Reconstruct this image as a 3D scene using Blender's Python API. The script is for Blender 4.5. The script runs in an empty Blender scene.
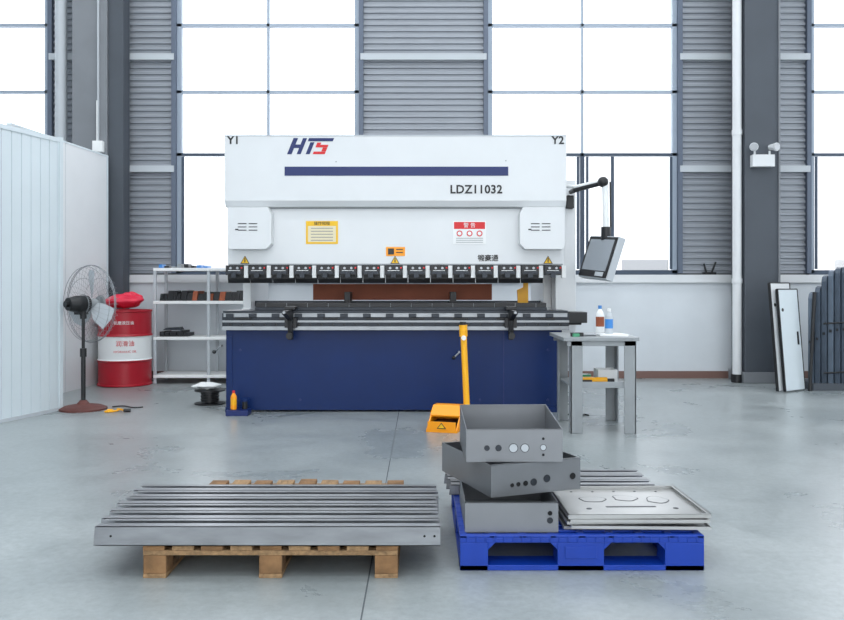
import bpy, bmesh, math, random
from mathutils import Matrix, Vector, Euler
random.seed(4)
F=820.6; CH=1.18
def X(u,d): return (u-422)*d/F
def Z(v,d): return CH-(v-285)*d/F
scene=bpy.context.scene
def lin(c):
    c=c/255.0
    return c/12.92 if c<=0.04045 else ((c+0.055)/1.055)**2.4
MATS={}
def mat(name,rgb,rough=0.5,metal=0.0,var=0.0,vscale=6.0,bump=0.0,bscale=40.0,emit=0.0,stretch=None,spec=None):
    if name in MATS: return MATS[name]
    m=bpy.data.materials.new(name); m.use_nodes=True
    nt=m.node_tree; b=nt.nodes['Principled BSDF']
    col=tuple(lin(c) for c in rgb)+(1,)
    b.inputs['Base Color'].default_value=col
    b.inputs['Roughness'].default_value=rough
    b.inputs['Metallic'].default_value=metal
    if spec is not None: b.inputs['Specular IOR Level'].default_value=spec
    if emit>0:
        b.inputs['Emission Color'].default_value=col
        b.inputs['Emission Strength'].default_value=emit
    if var>0 or bump>0:
        tc=nt.nodes.new('ShaderNodeTexCoord'); mp=nt.nodes.new('ShaderNodeMapping')
        nt.links.new(tc.outputs['Object'],mp.inputs['Vector'])
        if stretch: mp.inputs['Scale'].default_value=stretch
    if var>0:
        n=nt.nodes.new('ShaderNodeTexNoise'); n.inputs['Scale'].default_value=vscale; n.inputs['Detail'].default_value=6
        nt.links.new(mp.outputs['Vector'],n.inputs['Vector'])
        r=nt.nodes.new('ShaderNodeValToRGB')
        r.color_ramp.elements[0].position=0.3; r.color_ramp.elements[1].position=0.7
        r.color_ramp.elements[0].color=tuple(max(0,c*(1-var)) for c in col[:3])+(1,)
        r.color_ramp.elements[1].color=tuple(min(1,c*(1+var)) for c in col[:3])+(1,)
        nt.links.new(n.outputs['Fac'],r.inputs['Fac']); nt.links.new(r.outputs['Color'],b.inputs['Base Color'])
    if bump>0:
        n2=nt.nodes.new('ShaderNodeTexNoise'); n2.inputs['Scale'].default_value=bscale; n2.inputs['Detail'].default_value=4
        nt.links.new(mp.outputs['Vector'],n2.inputs['Vector'])
        bp=nt.nodes.new('ShaderNodeBump'); bp.inputs['Strength'].default_value=bump; bp.inputs['Distance'].default_value=0.01
        nt.links.new(n2.outputs['Fac'],bp.inputs['Height']); nt.links.new(bp.outputs['Normal'],b.inputs['Normal'])
    MATS[name]=m; return m

class B:
    def __init__(s,name):
        s.name=name; s.bm=bmesh.new(); s.mats=[]; s.M=Matrix.Identity(4)
    def mi(s,m):
        if m not in s.mats: s.mats.append(m)
        return s.mats.index(m)
    def add(s,vs,fs,m,smooth=False):
        k=s.mi(m); bv=[s.bm.verts.new(s.M@Vector(v)) for v in vs]
        for f in fs:
            try:
                fc=s.bm.faces.new([bv[i] for i in f]); fc.material_index=k; fc.smooth=smooth
            except ValueError: pass
    def box(s,x0,x1,y0,y1,z0,z1,m):
        if x0>x1:x0,x1=x1,x0
        if y0>y1:y0,y1=y1,y0
        if z0>z1:z0,z1=z1,z0
        v=[(x0,y0,z0),(x1,y0,z0),(x1,y1,z0),(x0,y1,z0),(x0,y0,z1),(x1,y0,z1),(x1,y1,z1),(x0,y1,z1)]
        s.add(v,[(0,3,2,1),(4,5,6,7),(0,1,5,4),(1,2,6,5),(2,3,7,6),(3,0,4,7)],m)
    def prism(s,pts,axis,a0,a1,m):
        def mk(p,a):
            if axis=='y': return (p[0],a,p[1])
            if axis=='x': return (a,p[0],p[1])
            return (p[0],p[1],a)
        n=len(pts); v=[mk(p,a0) for p in pts]+[mk(p,a1) for p in pts]
        f=[tuple(range(n)),tuple(range(2*n-1,n-1,-1))]+[(i,(i+1)%n+0,(i+1)%n+n,i+n) for i in range(n)]
        s.add(v,f,m)
    def cyl(s,p0,p1,r,m,seg=16,r2=None,smooth=True,caps=True):
        p0=Vector(p0);p1=Vector(p1); r2=r if r2 is None else r2
        d=(p1-p0).normalized(); a=d.orthogonal().normalized(); c=d.cross(a)
        v=[];
        for p,rr in((p0,r),(p1,r2)):
            for i in range(seg):
                t=2*math.pi*i/seg; v.append(p+a*rr*math.cos(t)+c*rr*math.sin(t))
        f=[(i,(i+1)%seg,(i+1)%seg+seg,i+seg) for i in range(seg)]
        s.add(v,f,m,smooth)
        if caps:
            s.add(v[:seg],[tuple(range(seg))[::-1]],m); s.add(v[seg:],[tuple(range(seg))],m)
    def lathe(s,cx,cy,prof,m,seg=32,ms=None):
        n=len(prof)
        for j in range(n-1):
            (r0,z0),(r1,z1)=prof[j],prof[j+1]
            v=[(cx+r0*math.cos(2*math.pi*i/seg),cy+r0*math.sin(2*math.pi*i/seg),z0) for i in range(seg)]
            v+=[(cx+r1*math.cos(2*math.pi*i/seg),cy+r1*math.sin(2*math.pi*i/seg),z1) for i in range(seg)]
            s.add(v,[(i,(i+1)%seg,(i+1)%seg+seg,i+seg) for i in range(seg)],ms[j] if ms else m,True)
    def tube(s,pts,r,m,seg=8):
        for i in range(len(pts)-1): s.cyl(pts[i],pts[i+1],r,m,seg)
    def ring(s,R,y,r,m,seg=40,cx=0,cz=0):
        pts=[(cx+R*math.cos(2*math.pi*i/seg),y,cz+R*math.sin(2*math.pi*i/seg)) for i in range(seg+1)]
        for i in range(seg): s.cyl(pts[i],pts[i+1],r,m,5,caps=False)
    def sphere(s,c,r,m,sc=(1,1,1),nu=20,nv=12,wob=0):
        v=[];f=[]
        for j in range(nv+1):
            for i in range(nu):
                t=2*math.pi*i/nu;p=math.pi*j/nv
                w=1+wob*(math.sin(3*t+2*p)*.5+math.sin(7*t-3*p)*.3+math.cos(5*p+t)*.4)
                v.append((c[0]+r*w*sc[0]*math.sin(p)*math.cos(t),c[1]+r*w*sc[1]*math.sin(p)*math.sin(t),c[2]+r*w*sc[2]*math.cos(p)))
        for j in range(nv):
            for i in range(nu): f.append((j*nu+i,j*nu+(i+1)%nu,(j+1)*nu+(i+1)%nu,(j+1)*nu+i))
        s.add(v,f,m,True)
    def text(s,t,loc,size,m,align='CENTER',bold=0.0,shear=0.0,sx=1.0,ext=0.001,wrap=None,rotz=0.0,space=1.0):
        cu=bpy.data.curves.new('tmp','FONT'); cu.body=t; cu.size=size; cu.align_x=align; cu.align_y='CENTER'
        cu.extrude=ext; cu.offset=bold; cu.shear=shear; cu.resolution_u=3; cu.space_character=space
        ob=bpy.data.objects.new('tmp',cu); scene.collection.objects.link(ob)
        dg=bpy.context.evaluated_depsgraph_get(); dg.update()
        me=ob.evaluated_get(dg).to_mesh()
        vs=[]
        for v in me.vertices:
            x,y,z=v.co.x*sx,v.co.y,v.co.z
            if wrap:
                cx,cy,R,a0=wrap; a=a0+x/R
                vs.append((cx+(R+z)*math.sin(a),cy-(R+z)*math.cos(a),loc[2]+y))
            else:
                c,sn=math.cos(rotz),math.sin(rotz)
                vs.append((loc[0]+x*c+z*sn,loc[1]+x*sn-z*c,loc[2]+y))
        fs=[tuple(p.vertices) for p in me.polygons]
        s.add(vs,fs,m)
        ob.evaluated_get(dg).to_mesh_clear()
        bpy.data.objects.remove(ob); bpy.data.curves.remove(cu)
    def done(s,parent=None,bevel=0.0,recalc=True,name=None):
        if recalc: bmesh.ops.recalc_face_normals(s.bm,faces=s.bm.faces[:])
        me=bpy.data.meshes.new(s.name); s.bm.to_mesh(me); s.bm.free()
        for m in s.mats: me.materials.append(m)
        ob=bpy.data.objects.new(s.name,me); scene.collection.objects.link(ob)
        if parent: ob.parent=parent
        if bevel>0:
            md=ob.modifiers.new('bevel','BEVEL'); md.width=bevel; md.segments=2; md.limit_method='ANGLE'; md.angle_limit=math.radians(40)
        return ob
def empty(name):
    e=bpy.data.objects.new(name,None); scene.collection.objects.link(e); return e

# ---------- materials ----------
WHITE=mat('painted_white',(218,221,223),0.3,0,0.02,3)
WALLW=mat('wall_white',(212,218,223),0.6,0,0.05,2)
PART=mat('partition_white',(206,216,221),0.45,0,0.03,2)
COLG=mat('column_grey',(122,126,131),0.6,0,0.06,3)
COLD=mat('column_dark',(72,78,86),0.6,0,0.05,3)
CORR=mat('corrugated_metal',(152,157,164),0.45,0.2,0.04,2)
FRAME=mat('window_frame',(156,168,182),0.4,0.1)
FRAMED=mat('window_frame_dark',(62,74,90),0.4,0.2)
REVEAL=mat('window_reveal',(92,102,118),0.5,0.1)
GIRT=mat('girt_grey',(184,190,195),0.5)
BLUE=mat('bed_blue',(6,38,90),0.4,0,0.08,3,spec=.3)
PBLUE=mat('pallet_blue',(6,56,158),0.45,0,0.1,8)
STRIPE=mat('stripe_blue',(8,34,96),0.4)
BLACK=mat('black_part',(22,23,26),0.4)
DARKST=mat('dark_steel',(54,58,64),0.38,0.6,0.15,12)
STEEL=mat('steel',(150,154,158),0.35,0.7,0.1,10)
GALV=mat('sheet_steel',(146,149,153),0.36,0.55,0.18,5,stretch=(1,4,4))
GALV2=mat('sheet_steel_box',(130,133,137),0.4,0.6,0.08,4)
TRAYM=mat('tray_steel',(178,179,178),0.32,0.45,0.08,6)
WOOD=mat('pallet_wood',(152,122,88),0.85,0,0.35,9,0.5,60,stretch=(6,1,6))
WOODE=mat('pallet_wood_block',(130,98,66),0.9,0,0.35,14,0.5,60)
REDD=mat('drum_red',(172,18,38),0.35,0,0.06,6)
REDB=mat('plastic_red',(222,44,72),0.35,0,0.1,12)
YEL=mat('safety_yellow',(246,176,10),0.4,0,0.04,6)
ORG=mat('orange_yellow',(250,158,10),0.4)
BROWN=mat('beam_brown',(150,78,48),0.6,0,0.1,6)
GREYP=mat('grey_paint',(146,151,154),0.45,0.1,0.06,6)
SLATE=mat('slate_wrap',(66,78,92),0.5,0,0.15,8)
SLATEL=mat('slate_light',(88,101,116),0.5,0,0.1,8)
RED=mat('sign_red',(214,40,44),0.5)
SIGNY=mat('sign_yellow',(240,190,30),0.5)
SIGNC=mat('sign_cream',(226,216,184),0.5)
SCREEN=mat('screen_grey',(150,157,164),0.2)
RUST=mat('fan_base_rust',(96,52,46),0.6,0,0.2,14)
PAPER=mat('paper',(236,238,238),0.8)
RUBBER=mat('hole_dark',(12,13,15),0.8)
GREEN=mat('bottle_green',(60,150,110),0.3)
CYAN=mat('label_blue',(60,130,200),0.4)
WIRE=mat('wire_chrome',(150,154,158),0.35,0.6)
BLD=mat('building_pale',(238,239,239),0.8,0,0.02,0.5)
BLDW=mat('building_glass',(186,186,185),0.8)
BLDD=mat('building_glass_dark',(146,147,148),0.8)  # darker grey for the ground-floor windows
GRND=mat('outdoor_ground',(215,216,216),0.9,0,0.05,1)

# floor
fm=bpy.data.materials.new('polished_concrete'); fm.use_nodes=True
nt=fm.node_tree; bs=nt.nodes['Principled BSDF']
tc=nt.nodes.new('ShaderNodeTexCoord')
def noise(sc,det,dist=0.0,rough=.5):
    n=nt.nodes.new('ShaderNodeTexNoise'); n.inputs['Scale'].default_value=sc; n.inputs['Detail'].default_value=det
    n.inputs['Distortion'].default_value=dist; n.inputs['Roughness'].default_value=rough
    nt.links.new(tc.outputs['Object'],n.inputs['Vector']); return n
def ramp(a,b,ca,cb):
    r=nt.nodes.new('ShaderNodeValToRGB'); r.color_ramp.elements[0].position=a; r.color_ramp.elements[1].position=b
    r.color_ramp.elements[0].color=ca; r.color_ramp.elements[1].color=cb; return r
def G(v): return (v,v,v,1)
n1=noise(.9,10,0.5,.62); r1=ramp(0.28,0.72,(lin(128),lin(136),lin(138),1),(lin(162),lin(169),lin(170),1))
nt.links.new(n1.outputs['Fac'],r1.inputs['Fac'])
def mul(prev,nz,a,b,ca,cb):
    r=ramp(a,b,G(ca),G(cb)); nt.links.new(nz.outputs['Fac'],r.inputs['Fac'])
    m=nt.nodes.new('ShaderNodeMixRGB'); m.blend_type='MULTIPLY'; m.inputs[0].default_value=1
    nt.links.new(prev,m.inputs[1]); nt.links.new(r.outputs['Color'],m.inputs[2]); return m.outputs[0]
o1=mul(r1.outputs['Color'],noise(28,10,.3,.7),.35,.65,.86,1.05)
o1=mul(o1,noise(3.5,10,.6,.7),.50,.68,1,.88)
nt.links.new(o1,bs.inputs['Base Color'])
r4=ramp(0.3,0.7,G(.24),G(.36)); nt.links.new(n1.outputs['Fac'],r4.inputs['Fac'])
nt.links.new(r4.outputs['Color'],bs.inputs['Roughness'])
bs.inputs['Specular IOR Level'].default_value=0.65

# ---------- room ----------
YW=10.4; XL=-9; XR=9; YR=-5; H=8
b=B('floor'); b.box(XL,XR,YR,YW+.2,-.1,0,fm); b.done()
JM=mat('joint_dark',(84,90,94),0.8)
b=B('trim_1')
for x in (-0.215,-6.2,5.8): b.box(x-.003,x+.003,YR+.1,YW-.15,0.0002,0.0012,JM)
b.done()
b=B('ceiling'); b.box(XL,XR,YR,YW+.2,H,H+.1,WALLW); b.done()
SILL=1.33; WT=6.4
wins=[(-7.3,X(48,YW)),(X(176,YW),X(359,YW)),(X(488,YW),X(678,YW)),(X(811,YW),7.4)]
b=B('wall_back')
b.box(XL,XR,YW,YW+.2,0,SILL-.12,WALLW)
b.box(XL,XR,YW-.04,YW+.2,SILL-.12,SILL-.02,WHITE)
b.box(XL,XR,YW,YW+.2,WT,H,WALLW)
piers=[(XL,wins[0][0]),(wins[0][1],wins[1][0]),(wins[1][1],wins[2][0]),(wins[2][1],wins[3][0]),(wins[3][1],XR)]
for (a,c) in piers:
    b.box(a,c,YW+.1,YW+.2,SILL-.02,WT,COLG)
    p=0.078; z=SILL; prof=[]
    while z<WT-p:
        prof+= [(YW+.06,z),(YW+.06,z+p*.35),(YW+.035,z+p*.5),(YW+.035,z+p*.85)]; z+=p
    prof+=[(YW+.06,z)]
    for i in range(len(prof)-1):
        (y0,z0),(y1,z1)=prof[i],prof[i+1]
        b.add([(a,y0,z0),(c,y0,z0),(c,y1,z1),(a,y1,z1)],[(0,1,2,3)],CORR)
    for zz in (Z(57,YW),Z(169,YW),5.6):
        b.box(a+.02,c-.02,YW-.03,YW+.05,zz-.04,zz+.04,GIRT)
    b.box(a-.0,a+.055,YW-.02,YW+.12,SILL,WT,REVEAL); b.box(c-.055,c,YW-.02,YW+.12,SILL,WT,REVEAL)
b.done(recalc=False)
b=B('baseboard_back'); b.box(XL,XR,YW-.02,YW-.001,0,.09,mat('base_brown',(120,92,84),0.7)); b.done()
# windows
gl=bpy.data.materials.new('window_glass'); gl.use_nodes=True; g=gl.node_tree; g.nodes.clear()
o=g.nodes.new('ShaderNodeOutputMaterial'); t=g.nodes.new('ShaderNodeBsdfTransparent'); gs=g.nodes.new('ShaderNodeBsdfGlossy'); ms=g.nodes.new('ShaderNodeMixShader')
gs.inputs['Roughness'].default_value=0.02; ms.inputs[0].default_value=0.06; t.inputs[0].default_value=(.99,.99,1,1)
g.links.new(t.outputs[0],ms.inputs[1]); g.links.new(gs.outputs[0],ms.inputs[2]); g.links.new(ms.outputs[0],o.inputs[0])
for i,(a,c) in enumerate(wins):
    b=B('window_%d'%(i+1)); y0,y1=YW+.04,YW+.11
    hz=[Z(24,YW),Z(91,YW),Z(154,YW),5.35]
    nm=[ (a+c)/2 ]
    if i==0: nm=[c-1.2]
    if i==3: nm=[a+1.2]
    for x in (a+.03,c-.03): b.box(x-.03,x+.03,y0,y1,SILL,WT,FRAME)
    for x in nm: b.box(x-.016,x+.016,y0,y1,hz[2],WT,FRAME); b.box(x-.028,x+.028,y0,y1,SILL,hz[2],FRAMED)
    for z in hz: b.box(a,c,y0,y1,z-.018,z+.018,FRAMED if z==hz[2] else FRAME)
    b.box(a,c,y0,y1,SILL-.02,SILL+.04,FRAMED); b.box(a,c,y0,y1,WT-.06,WT,FRAME)
    for (p,q) in ((a+.06,nm[0]-.04),(nm[0]+.04,c-.06)):
        zb=SILL+.05; zt=hz[2]-.03
        for x in (p+.02,q-.02): b.box(x-.016,x+.016,y0-.02,y0,zb,zt,FRAMED)
        if i==2 and p>nm[0]: b.box(p+.32,p+.36,y0-.02,y0,zb,zt,FRAMED)
    b.box(a,c,YW+.08,YW+.084,SILL,WT,gl)
    b.done(recalc=False)
b=B('wall_left'); b.box(XL-.2,XL,YR,YW+.2,0,H,WALLW); b.done()
b=B('wall_right')
b.box(XR,XR+.2,YR,YW+.2,0,1.3,WALLW); b.box(XR,XR+.2,YR,YW+.2,5.5,H,WALLW)
for y in (YR,-1,4,9): b.box(XR,XR+.2,y,y+1.8,1.3,5.5,WALLW)
b.done()
b=B('wall_front'); b.box(XL,-5,YR-.2,YR,0,H,WALLW); b.box(5,XR,YR-.2,YR,0,H,WALLW); b.box(-5,5,YR-.2,YR,5.6,H,WALLW); b.done()  # unseen wall behind the camera, opening sized to let in front fill

# columns
b=B('concrete_column'); b.box(X(745,9.87),X(780,9.87),9.87,10.3,0,H,COLD)
b.box(X(745,9.87)-.03,X(780,9.87)+.06,9.83,10.33,0,.13,COLG)
b.box(X(778,9.87),X(780,9.87),9.85,9.87,.13,H,COLG); b.done(bevel=.006)
CY=10.08
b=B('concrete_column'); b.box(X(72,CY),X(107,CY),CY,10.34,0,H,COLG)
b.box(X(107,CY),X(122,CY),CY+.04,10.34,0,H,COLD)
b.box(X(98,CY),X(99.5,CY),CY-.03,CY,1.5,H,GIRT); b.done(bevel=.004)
b=B('steel_downpipe'); xp=X(737,9.95); b.cyl((xp,9.95,0.02),(xp,9.95,H-.01),.054,WHITE,20)
for z in (1.2,3.0,5): b.cyl((xp,9.95,z),(xp,9.95,z+.06),.062,WHITE,20)
b.cyl((xp,9.95,0.0),(xp,9.95,.1),.07,BLACK,20); b.done()
b=B('steel_downpipe'); xp=X(61,10.2); b.cyl((xp,10.2,0.0),(xp,10.2,H-.01),.07,GIRT,20); b.done()
b=B('junction_box'); d=CY-.05
b.box(X(93,d),X(103,d),CY-.08,CY-.003,Z(152,d),Z(141,d),PAPER); b.box(X(96,d),X(97,d),CY-.045,CY-.032,Z(141,d),Z(100,d),PAPER); b.done(bevel=.005)
b=B('emergency_light'); d=9.75
b.box(X(754,d),X(776,d),9.78,9.866,Z(166,d),Z(154,d),WHITE)
for u in (757,772):
    b.cyl((X(u,d),9.82,Z(154,d)),(X(u,d),9.82,Z(150,d)),.012,WHITE)
for u,dx in ((757,-.04),(773,.04)):
    b.cyl((X(u,d),9.84,Z(146,d)),(X(u,d)+dx,9.74,Z(147,d)),.03,WHITE,18,.05)
    b.cyl((X(u,d)+dx,9.74,Z(147,d)),(X(u,d)+dx*1.05,9.735,Z(147,d)),.045,STEEL,18)
b.done()

# ---------- left partition ----------
A=Vector((X(0,7.01),7.01)); C=Vector((X(62,7.74),7.74)); dirv=(C-A).normalized()
A0=A-dirv*3.2; ang=math.atan2(dirv.y,dirv.x); L=(C-A0).length
b=B('partition_wall_panel'); b.M=Matrix.Translation((A0.x,A0.y,0))@Matrix.Rotation(ang,4,'Z')
x=0; 
while x<L-.01:
    w=min(.115,L-x)
    b.box(x,x+w-.012,0,.05,0.02,2.53,PART); b.box(x+w-.012,x+w,.006,.05,.02,2.53,PART); x+=w
b.box(0,L,-.008,.058,0,.03,GIRT); b.box(0,L,-.008,.058,2.52,2.56,PART)
b.box(L-.04,L+.004,-.01,.06,0,2.57,PART)
b.done()
C=Vector((-4.0,8.0)); D=Vector((X(108,10.03),10.03))
b=B('partition_wall_panel'); d2=(D-C).normalized(); a2=math.atan2(d2.y,d2.x); L2=(D-C).length
b.M=Matrix.Translation((C.x,C.y,0))@Matrix.Rotation(a2,4,'Z')
b.box(0,L2-.04,0,.05,0.0,2.74,WHITE); b.box(L2-.04,L2,-.004,.054,0,2.75,PART)
b.box(0,L2,-.006,.056,2.74,2.76,PART); b.box(L2*.5,L2*.5+.004,-.002,0,0,2.74,GIRT)
b.done()

# ---------- press brake ----------
PB=empty('press_brake_machine')
d=7.62
xl,xr=X(225,d),X(566,d)
b=B('bed'); bl,br=X(226,d),X(562,d)
b.box(bl,br,7.62,7.70,.02,.775,BLUE)
b.box(bl+.06,br-.06,7.70,7.95,.12,.90,BLUE)
b.box(bl,bl+.22,7.62-.03,7.70,0.0,.05,BLUE); b.box(br-.22,br,7.60,7.70,0,.05,BLUE)
b.box(bl+.005,bl+.06,7.612,7.62,.1,.7,BLUE)
b.box(X(503,d),X(504,d),7.617,7.62,.03,.77,STRIPE)
for (u,v) in ((240,350),(240,400),(548,350),(548,400),(300,400),(480,400)): b.cyl((X(u,d),7.62,Z(v,d)),(X(u,d),7.612,Z(v,d)),.012,STRIPE,12)
b.done(PB,bevel=.004)
b=B('table'); tl,tr=X(222,7.55),X(569,7.55)
b.box(tl,tr,7.55,7.86,.80,.92,DARKST)
b.box(tl,tr,7.53,7.60,.765,.80,STEEL)
b.box(tl,tr,7.535,7.56,.835,.855,STEEL)
b.box(tl+.02,tr-.02,7.52,7.55,.885,.925,STEEL)
b.box(tl+.02,tr-.02,7.50,7.86,.925,.945,DARKST)
n=30
for i in range(n):
    x=tl+.08+(tr-tl-.16)*i/(n-1)
    b.cyl((x,7.545,.815),(x,7.53,.815),.009,BLACK,8)
    if i%2==0: b.box(x-.035,x+.035,7.505,7.52,.885,.918,DARKST)
for i in range(8):
    x=tl+.2+(tr-tl-.4)*i/7; b.box(x-.07,x+.07,7.528,7.535,.862,.88,BLACK)
dl,dr=X(256,7.68),X(546,7.68)
b.box(dl,dr,7.62,7.76,.945,.972,DARKST); b.box(dl,dr,7.66,7.72,.972,1.012,BLACK)
for i in range(14):
    x=dl+(dr-dl)*(i+.5)/14; b.box(x-.002,x+.002,7.655,7.66,.972,1.01,STEEL)
b.cyl((tr,7.6,.85),(tr+.12,7.6,.85),.04,BLACK); b.box(tr,tr+.17,7.56,7.8,.83,.93,BLACK)
b.done(PB,bevel=.002)
for k,u in enumerate((289,512)):
    b=B('sheet_support_arm'); x=X(u,7.4)
    b.prism([(7.15,.955),(7.52,.955),(7.52,.68),(7.47,.68),(7.44,.86),(7.15,.925)],'x',x-.022,x+.022,BLACK)
    b.box(x-.05,x+.05,7.44,7.56,.955,.985,BLACK); b.box(x-.055,x+.055,7.485,7.528,.79,.88,BLACK)
    b.cyl((x,7.44,.72),(x,7.40,.72),.03,BLACK,12); b.cyl((x,7.15,.94),(x,7.12,.94),.012,STEEL)
    b.done(PB,bevel=.003)
# ram
b=B('ram'); z0=Z(265,7.68)
b.box(xl+.01,xr-.01,7.68,7.80,z0,Z(206,d),WHITE)
zt=Z(135,7.6); zc=Z(207,7.6)
b.prism([(7.60,zt-.01),(7.61,zt),(8.15,zt),(8.15,zc+.1),(7.68,zc),(7.635,zc+.005),(7.60,zc+.06)],'x',xl,xr,WHITE)
b.box(xl+.02,xr-.02,7.665,7.681,zc-.012,zc,GREYP)  # grey strip painted in for the weak shadow under the cover edge
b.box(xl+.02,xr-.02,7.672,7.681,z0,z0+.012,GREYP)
b.box(xl,xr,7.597,7.6,zt-.012,zt,GIRT)
for (u0,u1,s) in ((227,271,1),(520,565,-1)):
    x0,x1=X(u0,7.55),X(u1,7.55); za,zb=Z(207,7.55),Z(249,7.55); cx=.05
    if s==1: pts=[(x0,za),(x1-.03,za),(x1,za-.06),(x1,zb+cx),(x1-cx,zb),(x0+.02,zb),(x0,zb+.03)]
    else: pts=[(x0+.03,za),(x1,za),(x1,zb+.03),(x1-.02,zb),(x0+cx,zb),(x0,zb+cx),(x0,za-.06)]
    b.prism(pts,'y',7.56,7.69,WHITE)
    ca=(x0+x1)/2
    for j in range(3):
        for q in (-.07,.03):
            b.box(ca+q-.035,ca+q+.045,7.557,7.56,Z(224,7.55)-j*.03,Z(224,7.55)-j*.03+.008,BLACK)
    b.box(ca-.13,ca-.1,7.557,7.56,Z(230,7.55),Z(230,7.55)+.012,BLACK)
b.done(PB,bevel=.012)
yc=7.597
b=B('ram_graphics')
b.box(X(285,d),X(508,d),yc-.001,7.601,Z(176,d),Z(167,d),STRIPE)
b.text('LDZ11032',(X(476,d),yc,Z(190,d)),.108,BLACK,bold=.0028,sx=.98,space=1.06)
b.text('Y1',(X(234,d),yc,Z(141,d)),.10,BLACK,bold=.0026,space=1.05); b.text('Y2',(X(557.5,d),yc,Z(141,d)),.10,BLACK,bold=.0026,space=1.05)
zb_,zt_=Z(154.5,d),Z(138.5,d); hh=zt_-zb_
def sl(u0,u1,f0,f1,m):
    sh=.4
    def p(u,f): return (X(u,d)+sh*f*hh,zb_+f*hh)
    b.prism([p(u0,f0),p(u1,f0),p(u1,f1),p(u0,f1)],'y',yc-.001,7.601,m)
sl(287.5,292,0,1,STRIPE); sl(292,297,.38,.6,STRIPE); sl(297,301,0,1,STRIPE)
sl(303,328,.80,1,STRIPE); sl(306,310,0,.74,STRIPE)
sl(313,317,.42,.72,RED); sl(317,325,.42,.58,RED); sl(320.5,325,.17,.41,RED); sl(313,325,0,.16,RED)
yp=7.677
def plate(u0,u1,v0,v1,m,t=.001): b.box(X(u0,7.68),X(u1,7.68),yp-t,7.681,Z(v1,7.68),Z(v0,7.68),m)
plate(306,338,221,244,SIGNY); plate(308,336,226,242,SIGNC,.002)
b.text('\u64cd\u4f5c\u89c4\u7a0b',(X(322,7.68),yp-.002,Z(223.6,7.68)),.038,BLACK)
for v in range(228,241,3): plate(311,333,v,v+.6,COLG,.003)
plate(453,486,221,244,PAPER); plate(454,485,222,229,RED,.002); b.text('\u8b66 \u544a',(X(469.5,7.68),yp-.003,Z(225.5,7.68)),.05,PAPER)
for v in (238,240,242): plate(456,483,v,v+.5,COLG,.002)
for u in (456.5,466.5,476.5): b.cyl((X(u+3,7.68),7.68,Z(233.5,7.68)),(X(u+3,7.68),yp-.003,Z(233.5,7.68)),.028,RED,20); b.cyl((X(u+3,7.68),7.68,Z(233.5,7.68)),(X(u+3,7.68),yp-.0035,Z(233.5,7.68)),.018,PAPER,20)
plate(386,405,247,256,ORG); plate(388,394,248.5,254.5,BLACK,.002); plate(396,403,249,250,BLACK,.002); plate(396,403,252,253,BLACK,.002)
for u in (245,395,548):
    for (r,m,t) in ((5.4,BLACK,.001),(4.2,SIGNY,.002)):
        k=7.6/F
        pts=[(X(u,7.68)+math.sin(a)*r*k,Z(261,7.68)+math.cos(a)*r*k) for a in (0,2*math.pi/3,4*math.pi/3)]
        b.prism(pts,'y',7.677-t,7.681,m)
    b.box(X(u-.5,7.68),X(u+.5,7.68),7.673,7.676,Z(262.5,7.68),Z(258,7.68),BLACK)
b.text('\u953b\u8c6a\u901a',(X(488,7.68),yp,Z(258.5,7.68)),.065,BLACK,bold=.0012)
for (u,v) in ((337,163),(505,162)): b.cyl((X(u,7.68),7.60,Z(v,7.68)),(X(u,7.68),7.594,Z(v,7.68)),.006,STEEL,8)
b.done(PB)
b=B('punch_clamps'); ztip=Z(283,7.68)
b.box(xl+.02,xr-.12,7.69,7.79,z0-.05,z0,DARKST)
n=15; pitch=(X(567,7.65)-X(226,7.65))/n
for i in range(n):
    x0=X(226,7.65)+pitch*i; w=pitch*.74
    b.box(x0,x0+w,7.635,7.70,z0-.095,z0-.004,BLACK)
    b.box(x0+.01,x0+w-.01,7.62,7.64,z0-.085,z0-.06,DARKST)
    b.cyl((x0+w*.3,7.636,z0-.03),(x0+w*.3,7.625,z0-.03),.012,STEEL,10); b.cyl((x0+w*.7,7.636,z0-.03),(x0+w*.7,7.625,z0-.03),.012,STEEL,10)
    b.box(x0+w*.15,x0+w*.85,7.632,7.636,z0-.056,z0-.050,PAPER)
    b.box(x0+w*.35,x0+w*.65,7.61,7.635,z0-.12,z0-.07,DARKST)
    b.box(x0+w+.008,x0+pitch-.008,7.66,7.70,z0-.12,z0-.006,PAPER)
    b.box(x0+w*.9,x0+w,7.630,7.635,z0-.035,z0-.02,RED)
    if i<n-1: b.prism([(7.70,z0-.09),(7.76,z0-.09),(7.755,z0-.13),(7.735,ztip-.0),(7.725,ztip),(7.705,z0-.13)],'x',x0+.003,x0+pitch-.003,BLACK)
b.done(PB,bevel=.002)
b=B('side_frames')
for x0,x1 in ((-1.80,-1.72),(1.22,1.30)):
    pts=[(7.82,2.45),(9.2,2.45),(9.2,0),(7.96,0),(7.96,.9),(8.25,.95),(8.25,1.38),(7.82,1.42)]
    b.prism(pts,'x',x0,x1,WHITE)
b.box(-1.72,1.22,8.4,8.5,1.35,2.3,WHITE)
b.box(-1.72,1.22,8.9,9.0,0.1,.7,BLUE)
b.done(PB,bevel=.006)
b=B('electrical_cabinet'); b.box(1.302,1.50,8.0,8.9,.35,Z(180,8.0),WHITE); b.box(1.302,1.51,7.99,8.0,.37,.40,GIRT)
b.box(1.40,1.47,7.93,8.0,Z(209,8),Z(196,8),BLACK)
b.done(PB,bevel=.006)
b=B('back_gauge'); dd=8.35
b.box(X(313,dd),X(492,dd),dd,dd+.08,Z(300,dd),Z(284,dd),BROWN); b.box(X(250,dd),X(545,dd),dd+.1,dd+.16,Z(304,dd)-.03,Z(301,dd),DARKST)
for u in (345,450): b.box(X(u,8.2),X(u+6,8.2),8.12,8.35,Z(301,8.2)-.02,Z(292,8.2),BLACK)
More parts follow.
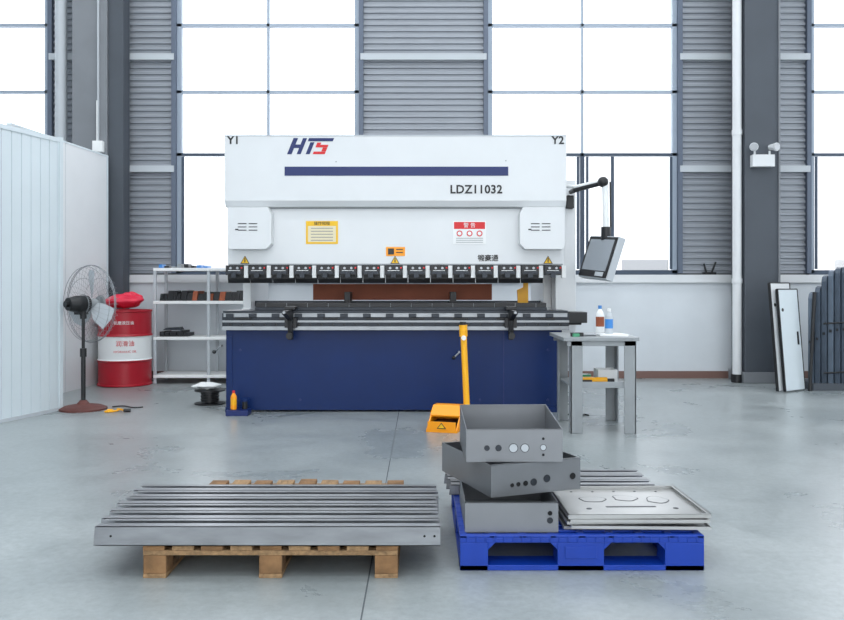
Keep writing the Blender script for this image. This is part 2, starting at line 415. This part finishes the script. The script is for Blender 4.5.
b.prism([(X(518,8.1),Z(310,8.1)),(X(528,8.1),Z(310,8.1)),(X(528,8.1),Z(272,8.1)),(X(524,8.1),Z(272,8.1)),(X(523,8.1),Z(287,8.1)),(X(517,8.1),Z(290,8.1))],'y',8.08,8.12,YEL)
b.done(PB,bevel=.003)
b=B('control_console'); d=7.5
b.tube([(1.44,7.94,Z(192,7.94)),(1.44,7.7,Z(190,7.7)),(X(602,d),d,Z(183,d))],.022,BLACK,12)
b.tube([(1.38,7.9,Z(186,7.9)),(1.44,7.7,Z(187,7.7)),(X(602,d),d,Z(181,d))],.018,PAPER,10)
b.sphere((X(603,d),d,Z(182,d)),.05,BLACK)
b.cyl((X(605,d),d,Z(178,d)),(X(606,d),d,Z(236,d)),.028,PAPER,14)
b.cyl((X(610,d),d-.01,Z(182,d)),(X(610.5,d),d-.01,Z(228,d)),.009,BLACK,8)
b.cyl((X(606,d),d,Z(227,d)),(X(606,d),d,Z(240,d)),.045,BLACK,14)
b.M=Matrix.Translation((X(601,d),d,Z(258,d)))@Matrix.Rotation(math.radians(12),4,'Y')@Matrix.Rotation(math.radians(-70),4,'Z')@Matrix.Rotation(math.radians(-6),4,'X')
b.box(-.24,.24,-.03,.04,-.2,.2,GIRT); b.box(-.23,.23,-.04,-.03,-.19,.19,BLACK); b.box(-.20,.20,-.043,-.04,-.13,.165,SCREEN)
b.box(-.12,.1,.04,.07,-.12,.12,GREYP); b.box(.05,.18,-.046,-.04,-.18,-.14,GIRT)
b.M=Matrix.Identity(4)
b.done(PB,bevel=.004)
b=B('bed_handles')
for (u,v) in ((221,346),(459,352)):
    x=X(u,7.58); z=Z(v,7.58)
    b.cyl((x,7.62,z),(x,7.54,z),.01,STEEL); b.cyl((x,7.54,z),(x-.05,7.54,z-.05),.008,STEEL); b.sphere((x-.05,7.53,z-.05),.018,BLACK)
b.done(PB)

# ---------- foot pedal ----------
b=B('foot_pedal_stand'); y=6.55
x0,x1=X(431,y),X(463,y)
cx=(x0+x1)/2; M0=Matrix.Translation((cx,y+.16,0))@Matrix.Rotation(math.radians(-16),4,'Z')@Matrix.Translation((-cx,-y-.16,0))
b.M=M0
b.box(x0,x1,y,y+.32,0,.025,ORG)
b.prism([(y+.01,.025),(y+.32,.025),(y+.32,.19),(y+.22,.19)],'x',x0,x0+.012,ORG)
b.prism([(y+.01,.025),(y+.32,.025),(y+.32,.19),(y+.22,.19)],'x',x1-.012,x1,ORG)
b.prism([(y+.12,.12),(y+.22,.19),(y+.32,.19),(y+.32,.175),(y+.22,.172),(y+.125,.105)],'x',x0,x1,ORG)
b.box(x0,x1,y+.30,y+.32,.02,.19,ORG); b.box(x0+.03,x1-.03,y+.06,y+.26,.05,.07,BLACK)
b.box(x0+.012,x1-.012,y-.002,y+.01,.02,.085,ORG)
b.prism([(cx-.04,.03),(cx+.04,.03),(cx,.08)],'y',y-.004,y,BLACK); b.prism([(cx-.028,.036),(cx+.028,.036),(cx,.071)],'y',y-.006,y-.003,SIGNY)
b.M=Matrix.Identity(4)
p0=Vector((X(469,y)+.0,y+.2,.02)); p1=Vector((X(463.5,6.8),6.8,Z(334,6.8)))
b.cyl(p0,p1,.026,YEL,16)
b.box(p0.x-.07,p0.x+.05,y+.12,y+.3,0,.02,ORG)
b.cyl(p1-Vector((0,0,.02)),p1+Vector((-.003,0,.075)),.034,YEL,16); b.cyl(p1+Vector((-.003,0,.075)),p1+Vector((-.003,0,.1)),.026,BLACK,14)
b.cyl(p1+Vector((0,-.03,-.03)),p1+Vector((0,-.05,-.03)),.02,PAPER,12)
b.done(bevel=.002)

# ---------- side table ----------
b=B('work_table'); y0,y1=6.49,7.2; x0,x1=1.12,1.72; zt=.765
b.box(x0,x1,y0,y1,zt-.03,zt,GREYP); b.box(x0+.03,x1-.02,y0+.02,y0+.05,zt-.07,zt-.03,GREYP); b.box(x0+.03,x1-.02,y1-.05,y1-.02,zt-.07,zt-.03,GREYP)
for (xa,sx) in ((x0+.06,1),(x1-.02,-1)):
    for (ya,sy) in ((y0+.02,1),(y1-.02,-1)):
        b.box(xa,xa+.095*sx,ya,ya+.012*sy,0,zt-.03,GREYP); b.box(xa,xa+.012*sx,ya,ya+.09*sy,0,zt-.03,GREYP)
b.box(x0+.075,x1-.035,y0+.035,y1-.035,.36,.375,GREYP); b.box(x0+.075,x1-.035,y0+.034,y0+.045,.36,.41,GREYP)
b.done(bevel=.003)
def bottle(name,x,y,z,r,h,m,cap,lab):
    b=B(name); b.lathe(x,y,[(0,z),(r*.9,z),(r,z+h*.04),(r,z+h*.25),(r,z+h*.6),(r*.9,z+h*.72),(r*.4,z+h*.86),(r*.38,z+h*.9)],m,20,[m,m,m,lab,m,m,m])
    b.cyl((x,y,z+h*.88),(x,y,z+h),r*.45,cap,14); return b.done()
zt+=.001
bottle('water_bottle',X(609,6.8),6.8,zt,.033,.22,GIRT,PAPER,CYAN)
bottle('spray_bottle',X(600,7.0),7.0,zt,.035,.24,PAPER,CYAN,BROWN)
b=B('paper_sheets'); 
for i in range(4): b.M=Matrix.Translation((1.56,6.72+.02*i,zt+.003*i))@Matrix.Rotation(.15*i-.2,4,'Z'); b.box(-.10,.12,-.1,.1,0,.002,PAPER)
b.done()
b=B('hand_tool'); b.box(1.20,1.30,6.6,6.64,zt,zt+.03,BLACK); b.cyl((1.30,6.62,zt+.016),(1.40,6.60,zt+.016),.014,STEEL); b.box(1.21,1.26,6.56,6.60,zt,zt+.025,GREEN); b.done()
zs=.3765
b=B('power_tool'); b.box(1.27,1.40,6.62,6.70,zs,zs+.055,YEL); b.cyl((1.40,6.66,zs+.03),(1.50,6.66,zs+.03),.026,YEL); b.cyl((1.50,6.66,zs+.03),(1.56,6.66,zs+.03),.015,BLACK); b.box(1.29,1.37,6.60,6.62,zs,zs+.04,BLACK); b.done(bevel=.006)
b=B('tape_roll'); b.cyl((1.35,6.85,zs),(1.35,6.85,zs+.06),.06,GREEN,24); b.cyl((1.35,6.85,zs+.06),(1.35,6.85,zs+.062),.035,PAPER,24); b.done()
b=B('parts_box'); 
for (a,c,e,f) in ((1.46,1.47,6.8,6.98),(1.61,1.62,6.8,6.98),(1.47,1.61,6.8,6.81),(1.47,1.61,6.97,6.98)): b.box(a,c,e,f,zs,zs+.1,PAPER)
b.box(1.47,1.61,6.81,6.97,zs,zs+.05,DARKST); b.done()
b=B('power_cord'); pts=[(1.28+.22*t,7.35+.08*math.sin(9*t),.008) for t in [i/16 for i in range(17)]]; b.tube(pts,.007,BLACK); b.done()

# ---------- pedestal fan ----------
b=B('pedestal_fan'); fx,fy=X(82,7.75),7.78
b.lathe(fx,fy,[(0,0),(.215,0),(.215,.015),(.17,.035),(.06,.055),(.03,.09),(0,.09)],RUST,36)
b.cyl((fx,fy,.05),(fx,fy,.55),.021,BLACK); b.cyl((fx,fy,.5),(fx,fy,.94),.015,BLACK); b.cyl((fx,fy,.5),(fx,fy,.58),.03,BLACK); b.cyl((fx,fy,.86),(fx,fy,.96),.03,BLACK)
b.M=Matrix.Translation((fx-.02,fy,1.0))@Matrix.Rotation(math.radians(-33),4,'Z')
b.cyl((0,-.14,0),(0,-.05,0),.06,BLACK,20,.08); b.cyl((0,-.05,0),(0,.06,0),.08,BLACK,20); b.box(-.04,.04,-.05,.05,-.1,0,BLACK)
b.cyl((0,-.17,0),(0,-.14,0),.03,BLACK,14); b.cyl((0,.06,0),(0,.15,0),.012,STEEL,10)
R=.37; yc=.11
b.ring(R,yc,.0035,WIRE); b.ring(R,yc-.015,.003,WIRE)
b.ring(R*.96,yc-.06,.0025,WIRE,32); b.ring(R*.66,yc-.085,.002,WIRE,32); b.ring(R*.66,yc+.085,.002,WIRE,32); b.ring(.09,yc-.09,.003,WIRE,20); b.ring(.08,yc+.1,.003,WIRE,20)
for i in range(40):
    t=2*math.pi*i/40; c,s_=math.cos(t),math.sin(t)
    for sg in (-1,1):
        pts=[(.08*c,yc+sg*.092,.08*s_),(R*.66*c,yc+sg*.083,R*.66*s_),(R*.93*c,yc+sg*.05,R*.93*s_),(R*c,yc,R*s_)]
        for k in range(3): b.cyl(pts[k],pts[k+1],.0011,WIRE,4,caps=False)
b.cyl((0,yc+.085,0),(0,yc+.1,0),.075,GREYP,20)
b.cyl((0,yc-.03,0),(0,yc+.05,0),.045,GREYP,16)
for k in range(3):
    M0=b.M.copy(); b.M=M0@Matrix.Rotation(k*2*math.pi/3+.5,4,'Y')
    v=[(.03,yc-.02,-.03),(.14,yc-.04,-.09),(.31,yc-.035,-.1),(.33,yc+.0,0.02),(.28,yc+.04,.1),(.13,yc+.04,.07),(.03,yc+.03,.03)]
    v2=[(a,c+.003,e) for a,c,e in v]
    b.add(v+v2,[tuple(range(7)),tuple(range(13,6,-1))]+[(i,(i+1)%7,(i+1)%7+7,i+7) for i in range(7)],GIRT); b.M=M0
b.M=Matrix.Identity(4); b.done()
b=B('power_cord'); pts=[(fx+.23+.3*t,fy+.12+.05*math.sin(6*t),.008) for t in [i/14 for i in range(15)]]; b.tube(pts,.006,BLACK); b.done()
b=B('yellow_cable'); pts=[(X(108,7.7)+.16*t+.03*math.sin(14*t),7.62+.07*math.sin(9*t+1),.009+.012*t) for t in [i/30 for i in range(31)]]; b.tube(pts,.009,YEL)
b.cyl(pts[-1],(pts[-1][0]+.06,pts[-1][1]+.01,.02),.016,BLACK,12); b.done()

# ---------- drum ----------
b=B('oil_drum'); cx,cy=X(125,9.72),9.72; R=.30
def rib(z): return [(R,z-.02),(R+.012,z-.006),(R+.012,z+.006),(R,z+.02)]
prof=[(0,0.002),(R*.97,.002),(R+.01,.006),(R+.01,.022),(R,.03)]+rib(.30)+rib(.59)+[(R,.86),(R+.01,.868),(R+.01,.888),(R-.01,.888),(R-.015,.87),(0,.87)]
ms_=[]
for j in range(len(prof)-1):
    zm=(prof[j][1]+prof[j+1][1])/2; ms_.append(PAPER if .31<zm<.58 else REDD)
b.lathe(cx,cy,prof,REDD,44,ms_)
b.text('\u6da6\u6ed1\u6cb9',(0,0,.50),.07,RED,wrap=(cx,cy,R+.002,.35),ext=.001)
b.text('HYDRAULIC OIL',(0,0,.41),.035,RED,wrap=(cx,cy,R+.002,.35),ext=.001)
b.text('\u6297\u78e8\u6db2\u538b\u6cb9',(0,0,.74),.045,PAPER,wrap=(cx,cy,R+.002,0.3),ext=.001)
b.done()
b=B('red_plastic_bag'); b.sphere((cx,cy-.02,.99),.16,REDB,(1.35,1.1,.5),40,24,.14); b.sphere((cx+.06,cy+.02,1.02),.1,REDB,(1.3,1,.7),36,20,.2); b.sphere((cx-.15,cy,.955),.09,REDB,(1,1,.5),30,16,.2); b.done()

# ---------- shelf rack ----------
b=B('metal_shelf_rack'); x0,x1=-3.21,X(262,9.9); ya,yb=9.80,10.25
for x in (x0,x1-.04,(x0+x1)/2):
    for y in (ya,yb-.03): b.box(x,x+.035,y,y+.03,0,1.38,GIRT)
for v in (268,301,337,375):
    z=Z(v,ya); b.box(x0,x1,ya-.005,yb,z-.035,z,PAPER)
b.done(bevel=.003)
b=B('punch_tooling_set')
z=Z(301,ya)+.002; x=x0+.06
while x<x1-.12:
    w=random.uniform(.03,.07); h=random.uniform(.08,.13); b.prism([(x,z),(x+w,z),(x+w*1.3,z+h),(x+w*.3,z+h)],'y',9.85,10.15,BLACK if random.random()<.85 else BROWN); x+=w+.006
b.done()
b=B('punch_tooling_set'); z=Z(337,ya)+.002; x=x0+.06
while x<x0+.35:
    w=random.uniform(.04,.09); h=random.uniform(.04,.07); b.box(x,x+w,9.85,10.15,z,z+h,BLACK); x+=w+.01
b.prism([(x0+.08,z+.075),(x0+.3,z+.075),(x0+.28,z+.11),(x0+.12,z+.1)],'y',9.9,10.05,DARKST); b.done()
b=B('small_parts_row'); z=Z(268,ya)+.002; x=x0+.05
while x<x0+.6:
    w=random.uniform(.03,.06); h=random.uniform(.02,.05); b.box(x,x+w,9.85,10.0,z,z+h,random.choice([BLACK,GREYP,CYAN])); x+=w+.03
b.done()

# ---------- spool ----------
b=B('cable_spool'); sx,sy=X(206,8.0),8.15
b.cyl((sx,sy,0),(sx,sy,.012),.15,BLACK,28); b.cyl((sx,sy,.012),(sx,sy,.13),.05,DARKST,24); b.cyl((sx,sy,.13),(sx,sy,.142),.15,BLACK,28)
for i in range(6): b.cyl((sx,sy,.024+.016*i),(sx,sy,.037+.016*i),.085+.006*(i%2),BLACK,24)
b.done()
b=B('white_rag'); b.sphere((sx-.03,sy,.182),.09,PAPER,(1.4,1,.34),30,16,.25); b.done()
b=B('leveling_foot_jack'); x=X(226,7.4); b.box(x,x+.20,7.38,7.54,0,.05,STRIPE); b.cyl((x+.15,7.49,.05),(x+.15,7.49,.12),.025,BLACK); b.cyl((x+.15,7.49,.12),(x+.15,7.49,.14),.04,BLUE); b.done(bevel=.004)
bottle('oil_bottle',x+.06,7.44,.052,.028,.17,ORG,RED,YEL)

# ---------- wooden pallet ----------
b=B('wooden_pallet'); x0,x1=-1.123,-.097; y0,y1=3.30,4.42
for y in (y0,(y0+y1)/2-.05,y1-.1):
    for x in (x0,(x0+x1)/2-.047,x1-.094): b.box(x+.001,x+.093,y+.001,y+.099,.018,.092,WOODE)
for x in (x0,(x0+x1)/2-.047,x1-.094): b.box(x,x+.094,y0,y1,0,.018,WOOD)
for y in (y0,(y0+y1)/2-.05,y1-.1): b.box(x0,x1,y,y+.1,.092,.112,WOOD)
n=9
for i in range(n):
    x=x0+(x1-x0-.088)*i/(n-1); dy=random.uniform(-.006,.006); b.box(x,x+.088,y0+dy,y1+dy*3,.112,.132,WOOD if i%2 else WOODE)
b.done(bevel=.003)
def channel(b,x0,x1,y,w,z,h,m,t=.003,lip=.02):
    b.box(x0,x1,y,y+w,z,z+t,m); b.box(x0,x1,y,y+t,z,z+h,m); b.box(x0,x1,y+w-t,y+w,z,z+h,m)
    b.box(x0,x1,y,y+lip,z+h-t,z+h,m); b.box(x0,x1,y+w-lip*.6,y+w,z+h-t,z+h,m)
def channels(name,x0,x1,y0,n,w,z,h,m,lip=.02):
    b=B(name)
    for i in range(n):
        j=random.uniform(-.012,.012); channel(b,x0+j-.008*i,x1+j*.5,y0+i*(w+.004),w,z,h,m,lip=lip)
        for x in (x0+j+.06,x1-.06,x1-.02): b.cyl((x,y0+i*(w+.004)-.0008,z+h*.5),(x,y0+i*(w+.004)-.0002,z+h*.5),.005,RUBBER,8)
        yy=y0+i*(w+.004); xe=x0+j-.008*i
        b.prism([(xe-.010,z),(xe,z),(xe,z+h),(xe-.004,z+h)],'y',yy,yy+.003,m)
    return b.done()
channels('steel_channel_stack',-1.315,.07,3.29,6,.112,.134,.078,GALV,lip=.045)

# ---------- plastic pallet ----------
b=B('plastic_pallet'); x0,x1=.157,1.166; y0,y1=3.39,4.40; zt=.145
W=x1-x0
def slab(ya,yb):
    legs=[(0,.115),(.40,.59),(.84,1.0)]
    for a,c in legs: b.box(x0+a*W,x0+c*W,ya,yb,.0,.115,PBLUE)
    b.box(x0,x1,ya,yb,.0,.022,PBLUE)
    for (a,c) in ((.115,.40),(.59,.84)):
        b.prism([(x0+a*W,.085),(x0+(a+.03)*W,.115),(x0+a*W,.115)],'y',ya,yb,PBLUE)
        b.prism([(x0+c*W,.085),(x0+c*W,.115),(x0+(c-.03)*W,.115)],'y',ya,yb,PBLUE)
for ya in (y0,(y0+y1)/2-.06,y1-.12): slab(ya,ya+.12)
for a,c in ((0,.115),(.43,.56),(.885,1.0)): b.box(x0+a*W,x0+c*W,y0,y1,.001,.021,PBLUE)
b.box(x0,x1,y0,y1,.115,.135,PBLUE)
n=15
for i in range(n):
    y=y0+(y1-y0-.03)*i/(n-1); b.box(x0,x1,y,y+.03,.135,zt,PBLUE)
for i in range(9):
    x=x0+(x1-x0-.03)*i/8; b.box(x,x+.03,y0,y1,.135,zt-.001,PBLUE)
for i in range(26):
    x=x0+.03+i*(W-.06)/25; b.box(x-.003,x+.003,y0-.004,y0,.118,.142,PBLUE)
b.box(x0+.43*W,x0+.56*W,y0-.004,y0,.05,.1,PBLUE)
b.done(bevel=.004)

def tray_box(name,cx,cy,rot,w,dp,z,hf,hb,holes,m=GALV2):
    b=B(name); b.M=Matrix.Translation((cx,cy,z))@Matrix.Rotation(rot,4,'Z'); t=.003
    b.box(0,w,0,dp,0,t,m)
    b.box(0,w,0,t,t,hf,m); b.box(0,w,dp-t,dp,t,hb,m)
    for x in (0,w-t): b.prism([(0+t,t),(dp-t,t),(dp-t,hb),(t,hf)],'x',x,x+t,m)
    b.box(0,w,0,.014,hf-.002,hf,m); b.box(0,w,dp-.014,dp,hb-.002,hb,m)
    for (x,zz,r,k) in holes:
        b.cyl((x,-.0008,zz),(x,.0006,zz),r,(RUBBER,GIRT,DARKST)[k],22)
        b.ring(r,-.001,.0012,DARKST,22,x,zz)
    return b.done()
tray_box('sheet_metal_box',.18,3.43,.0,.39,.5,.146,.124,.124,[(.355,.08,.009,0),(.355,.05,.012,2)])
tray_box('sheet_metal_box',.295,3.50,math.radians(21),.44,.55,.272,.138,.138,[(.10,.045,.008,0),(.13,.047,.009,0),(.165,.048,.011,0),(.205,.05,.015,2),(.27,.06,.016,2),(.40,.06,.014,0)])
tray_box('sheet_metal_box',.192,3.56,math.radians(1),.42,.44,.412,.14,.185,[(.09,.06,.011,2),(.14,.06,.013,2),(.205,.06,.019,1),(.255,.06,.018,1),(.335,.062,.013,1),(.335,.10,.005,0),(.335,.03,.005,0)])

def pan(name,x0,y0,rot,w,dp,z,cut=False):
    b=B(name); b.M=Matrix.Translation((x0,y0,z))@Matrix.Rotation(rot,4,'Z'); t=.002; h=.0125
    if cut: h=.018
    b.box(0,w,0,dp,0,t,TRAYM)
    for (a,c,e,f) in ((0,w,0,.004),(0,w,dp-.004,dp),(0,.004,.004,dp-.004),(w-.004,w,.004,dp-.004)): b.box(a,c,e,f,t,h,TRAYM)
    if cut:
        for (a,c,e,f) in ((0,w,0,.014),(0,w,dp-.014,dp),(0,.014,.014,dp-.014),(w-.014,w,.014,dp-.014)): b.box(a,c,e,f,h-.0015,h,TRAYM)
        def blob(cx,cy,rx,ry,ph):
            def P(k): return [(cx+k*rx*(1+.10*math.sin(3*a+ph)+.05*math.cos(5*a))*math.cos(a),cy+k*ry*(1+.12*math.cos(2*a+ph))*math.sin(a)) for a in [2*math.pi*i/40 for i in range(40)]]
            b.prism(P(1),'z',t,t+.0010,DARKST); b.prism(P(.90),'z',t+.0010,t+.0018,TRAYM)
        blob(.17,.30,.06,.05,0); blob(.32,.32,.055,.05,1.5); blob(.46,.29,.05,.055,3)
        b.box(.20,.42,.17,.185,t,t+.0012,DARKST)
        b.cyl((.12,.15,t),(.12,.15,t+.001),.012,DARKST,16); b.cyl((.5,.15,t),(.5,.15,t+.001),.012,DARKST,16)
        for i in range(5): b.cyl((.1+.1*i,.44,t),(.1+.1*i,.44,t+.0012),.006,DARKST,14)
    return b.done()
zz=.147
for i,(dx,dy,r) in enumerate([(-.005,.04,.0),(.02,.0,-.03),(.004,.012,.02),(.015,-.005,-.015)]):
    pan('flat_metal_tray',.605+dx,3.43+dy,r,.58,.47,zz); zz+=.0140
pan('flat_metal_tray',.612,3.425,.02,.60,.49,zz,True)
channels('steel_channel_stack',.15,1.15,4.04,3,.11,.147,.05,GALV,lip=.045)

# ---------- right side stacked panels ----------
def lean(name,x,y,rot,w,h,t,tilt,m,edge,zb=.012):
    b=B(name); b.M=Matrix.Translation((x,y,zb))@Matrix.Rotation(rot,4,'Z')@Matrix.Rotation(tilt,4,'X')
    b.box(0,w,0,t,.005,h,m)
    for (a,c) in ((-.012,0),(w,w+.012)): b.box(a,c,-.004,t+.004,.0,h+.006,edge)
    b.box(0,w,-.004,t+.004,h,h+.012,edge)
    b.box(w*.8,w*.86,-.012,-.001,h*.45,h*.58,edge); b.cyl((w*.15,-.003,h*.8),(w*.15,0,h*.8),.02,edge,14)
    return b.done(bevel=.003)
rr=math.radians(34)
lean('cabinet_door_panel',X(779,9.0),9.0,rr,.36,1.19,.025,math.radians(-5),WHITE,BLACK)
lean('cabinet_door_panel',X(783,9.0)+.03,8.985,rr,.36,1.12,.025,math.radians(-5),PART,BLACK)
b=B('wrapped_panel_stack')
for i in range(9):
    b.M=Matrix.Translation((X(813,9.2)+.07*i,9.2-.01*i,0))@Matrix.Rotation(math.radians(50),4,'Z')
    h=[1.05,1.12,1.24,1.30,1.33,1.34,1.34,1.32,1.32][i]
    pts=[(0,.08),(.62,.08),(.62,h+.05),(.10,h+.05),(.03,h+.03),(0,h-.02)]
    b.prism(pts,'y',0,.052,SLATE if i%3 else SLATEL)
    b.box(-.004,0,.012,.04,h*.5,h*.5+.03,BLACK)
b.M=Matrix.Identity(4)
b.box(X(812,9.2),X(812,9.2)+.95,9.17,9.6,0,.08,COLD)
b.cyl((X(809,9.15),9.13,0),(X(814,9.15)+.02,9.18,1.1),.02,BLACK,10)
b.cyl((X(822,9.15),9.12,.2),(X(850,9.15),9.08,.22),.010,BLACK,10)
b.cyl((X(822,9.15),9.12,.75),(X(850,9.15),9.08,.77),.010,BLACK,10)
b.done(bevel=.008)
b=B('window_sill_clamp'); x=X(712,10.3); z=SILL-.02+.002
b.box(x-.08,x+.08,10.37,10.42,z,z+.03,BLACK); b.cyl((x-.04,10.39,z+.03),(x-.07,10.39,z+.14),.012,BLACK); b.cyl((x+.03,10.39,z+.03),(x+.08,10.39,z+.16),.012,BLACK); b.done()

# ---------- outside ----------
b=B('outdoor_ground'); b.box(-60,60,YW+.25,90,-.3,-.15,GRND); b.done()
b=B('neighbour_building'); bx0,bx1=6.5,30; y=30
b.box(bx0,bx1,y,y+8,-.15,8.5,BLD)
for r in range(3):
    for k in range(8):
        xx=bx0+.8+k*2.6; b.box(xx,xx+1.7,y-.03,y,0.6+r*2.8,2.1+r*2.8,BLDW if r else BLDD)
b.done()
b=B('neighbour_building'); b.box(-22,1,42,50,-.15,4.2,BLD)
for k in range(9): b.box(-21+k*2.4,-19.6+k*2.4,41.97,42,1.0,2.8,BLDW)
b.done()

# ---------- lights ----------
w=bpy.data.worlds.new('sky'); scene.world=w; w.use_nodes=True
bg=w.node_tree.nodes['Background']; bg.inputs[0].default_value=(0.93,0.965,1.0,1); bg.inputs[1].default_value=2.7
for i,y in enumerate((-3,1,4.6,8.2)):
    l=bpy.data.lights.new('added_ceiling_fill','AREA'); l.shape='RECTANGLE'; l.size=13; l.size_y=1.2; l.energy=205; l.color=(.96,.98,1)  # added overhead fill above the view, lifts the interior light level
    o=bpy.data.objects.new('added_ceiling_fill',l); o.location=(0,y,7.9); scene.collection.objects.link(o)

cam=bpy.data.cameras.new('camera'); co=bpy.data.objects.new('camera',cam); scene.collection.objects.link(co)
co.location=(0,0,CH); co.rotation_euler=(math.pi/2,0,0); cam.lens=35; cam.sensor_width=36; cam.shift_y=-25/844; cam.clip_end=300
scene.camera=co
scene.view_settings.view_transform='Standard'
scene.view_settings.exposure=0.2
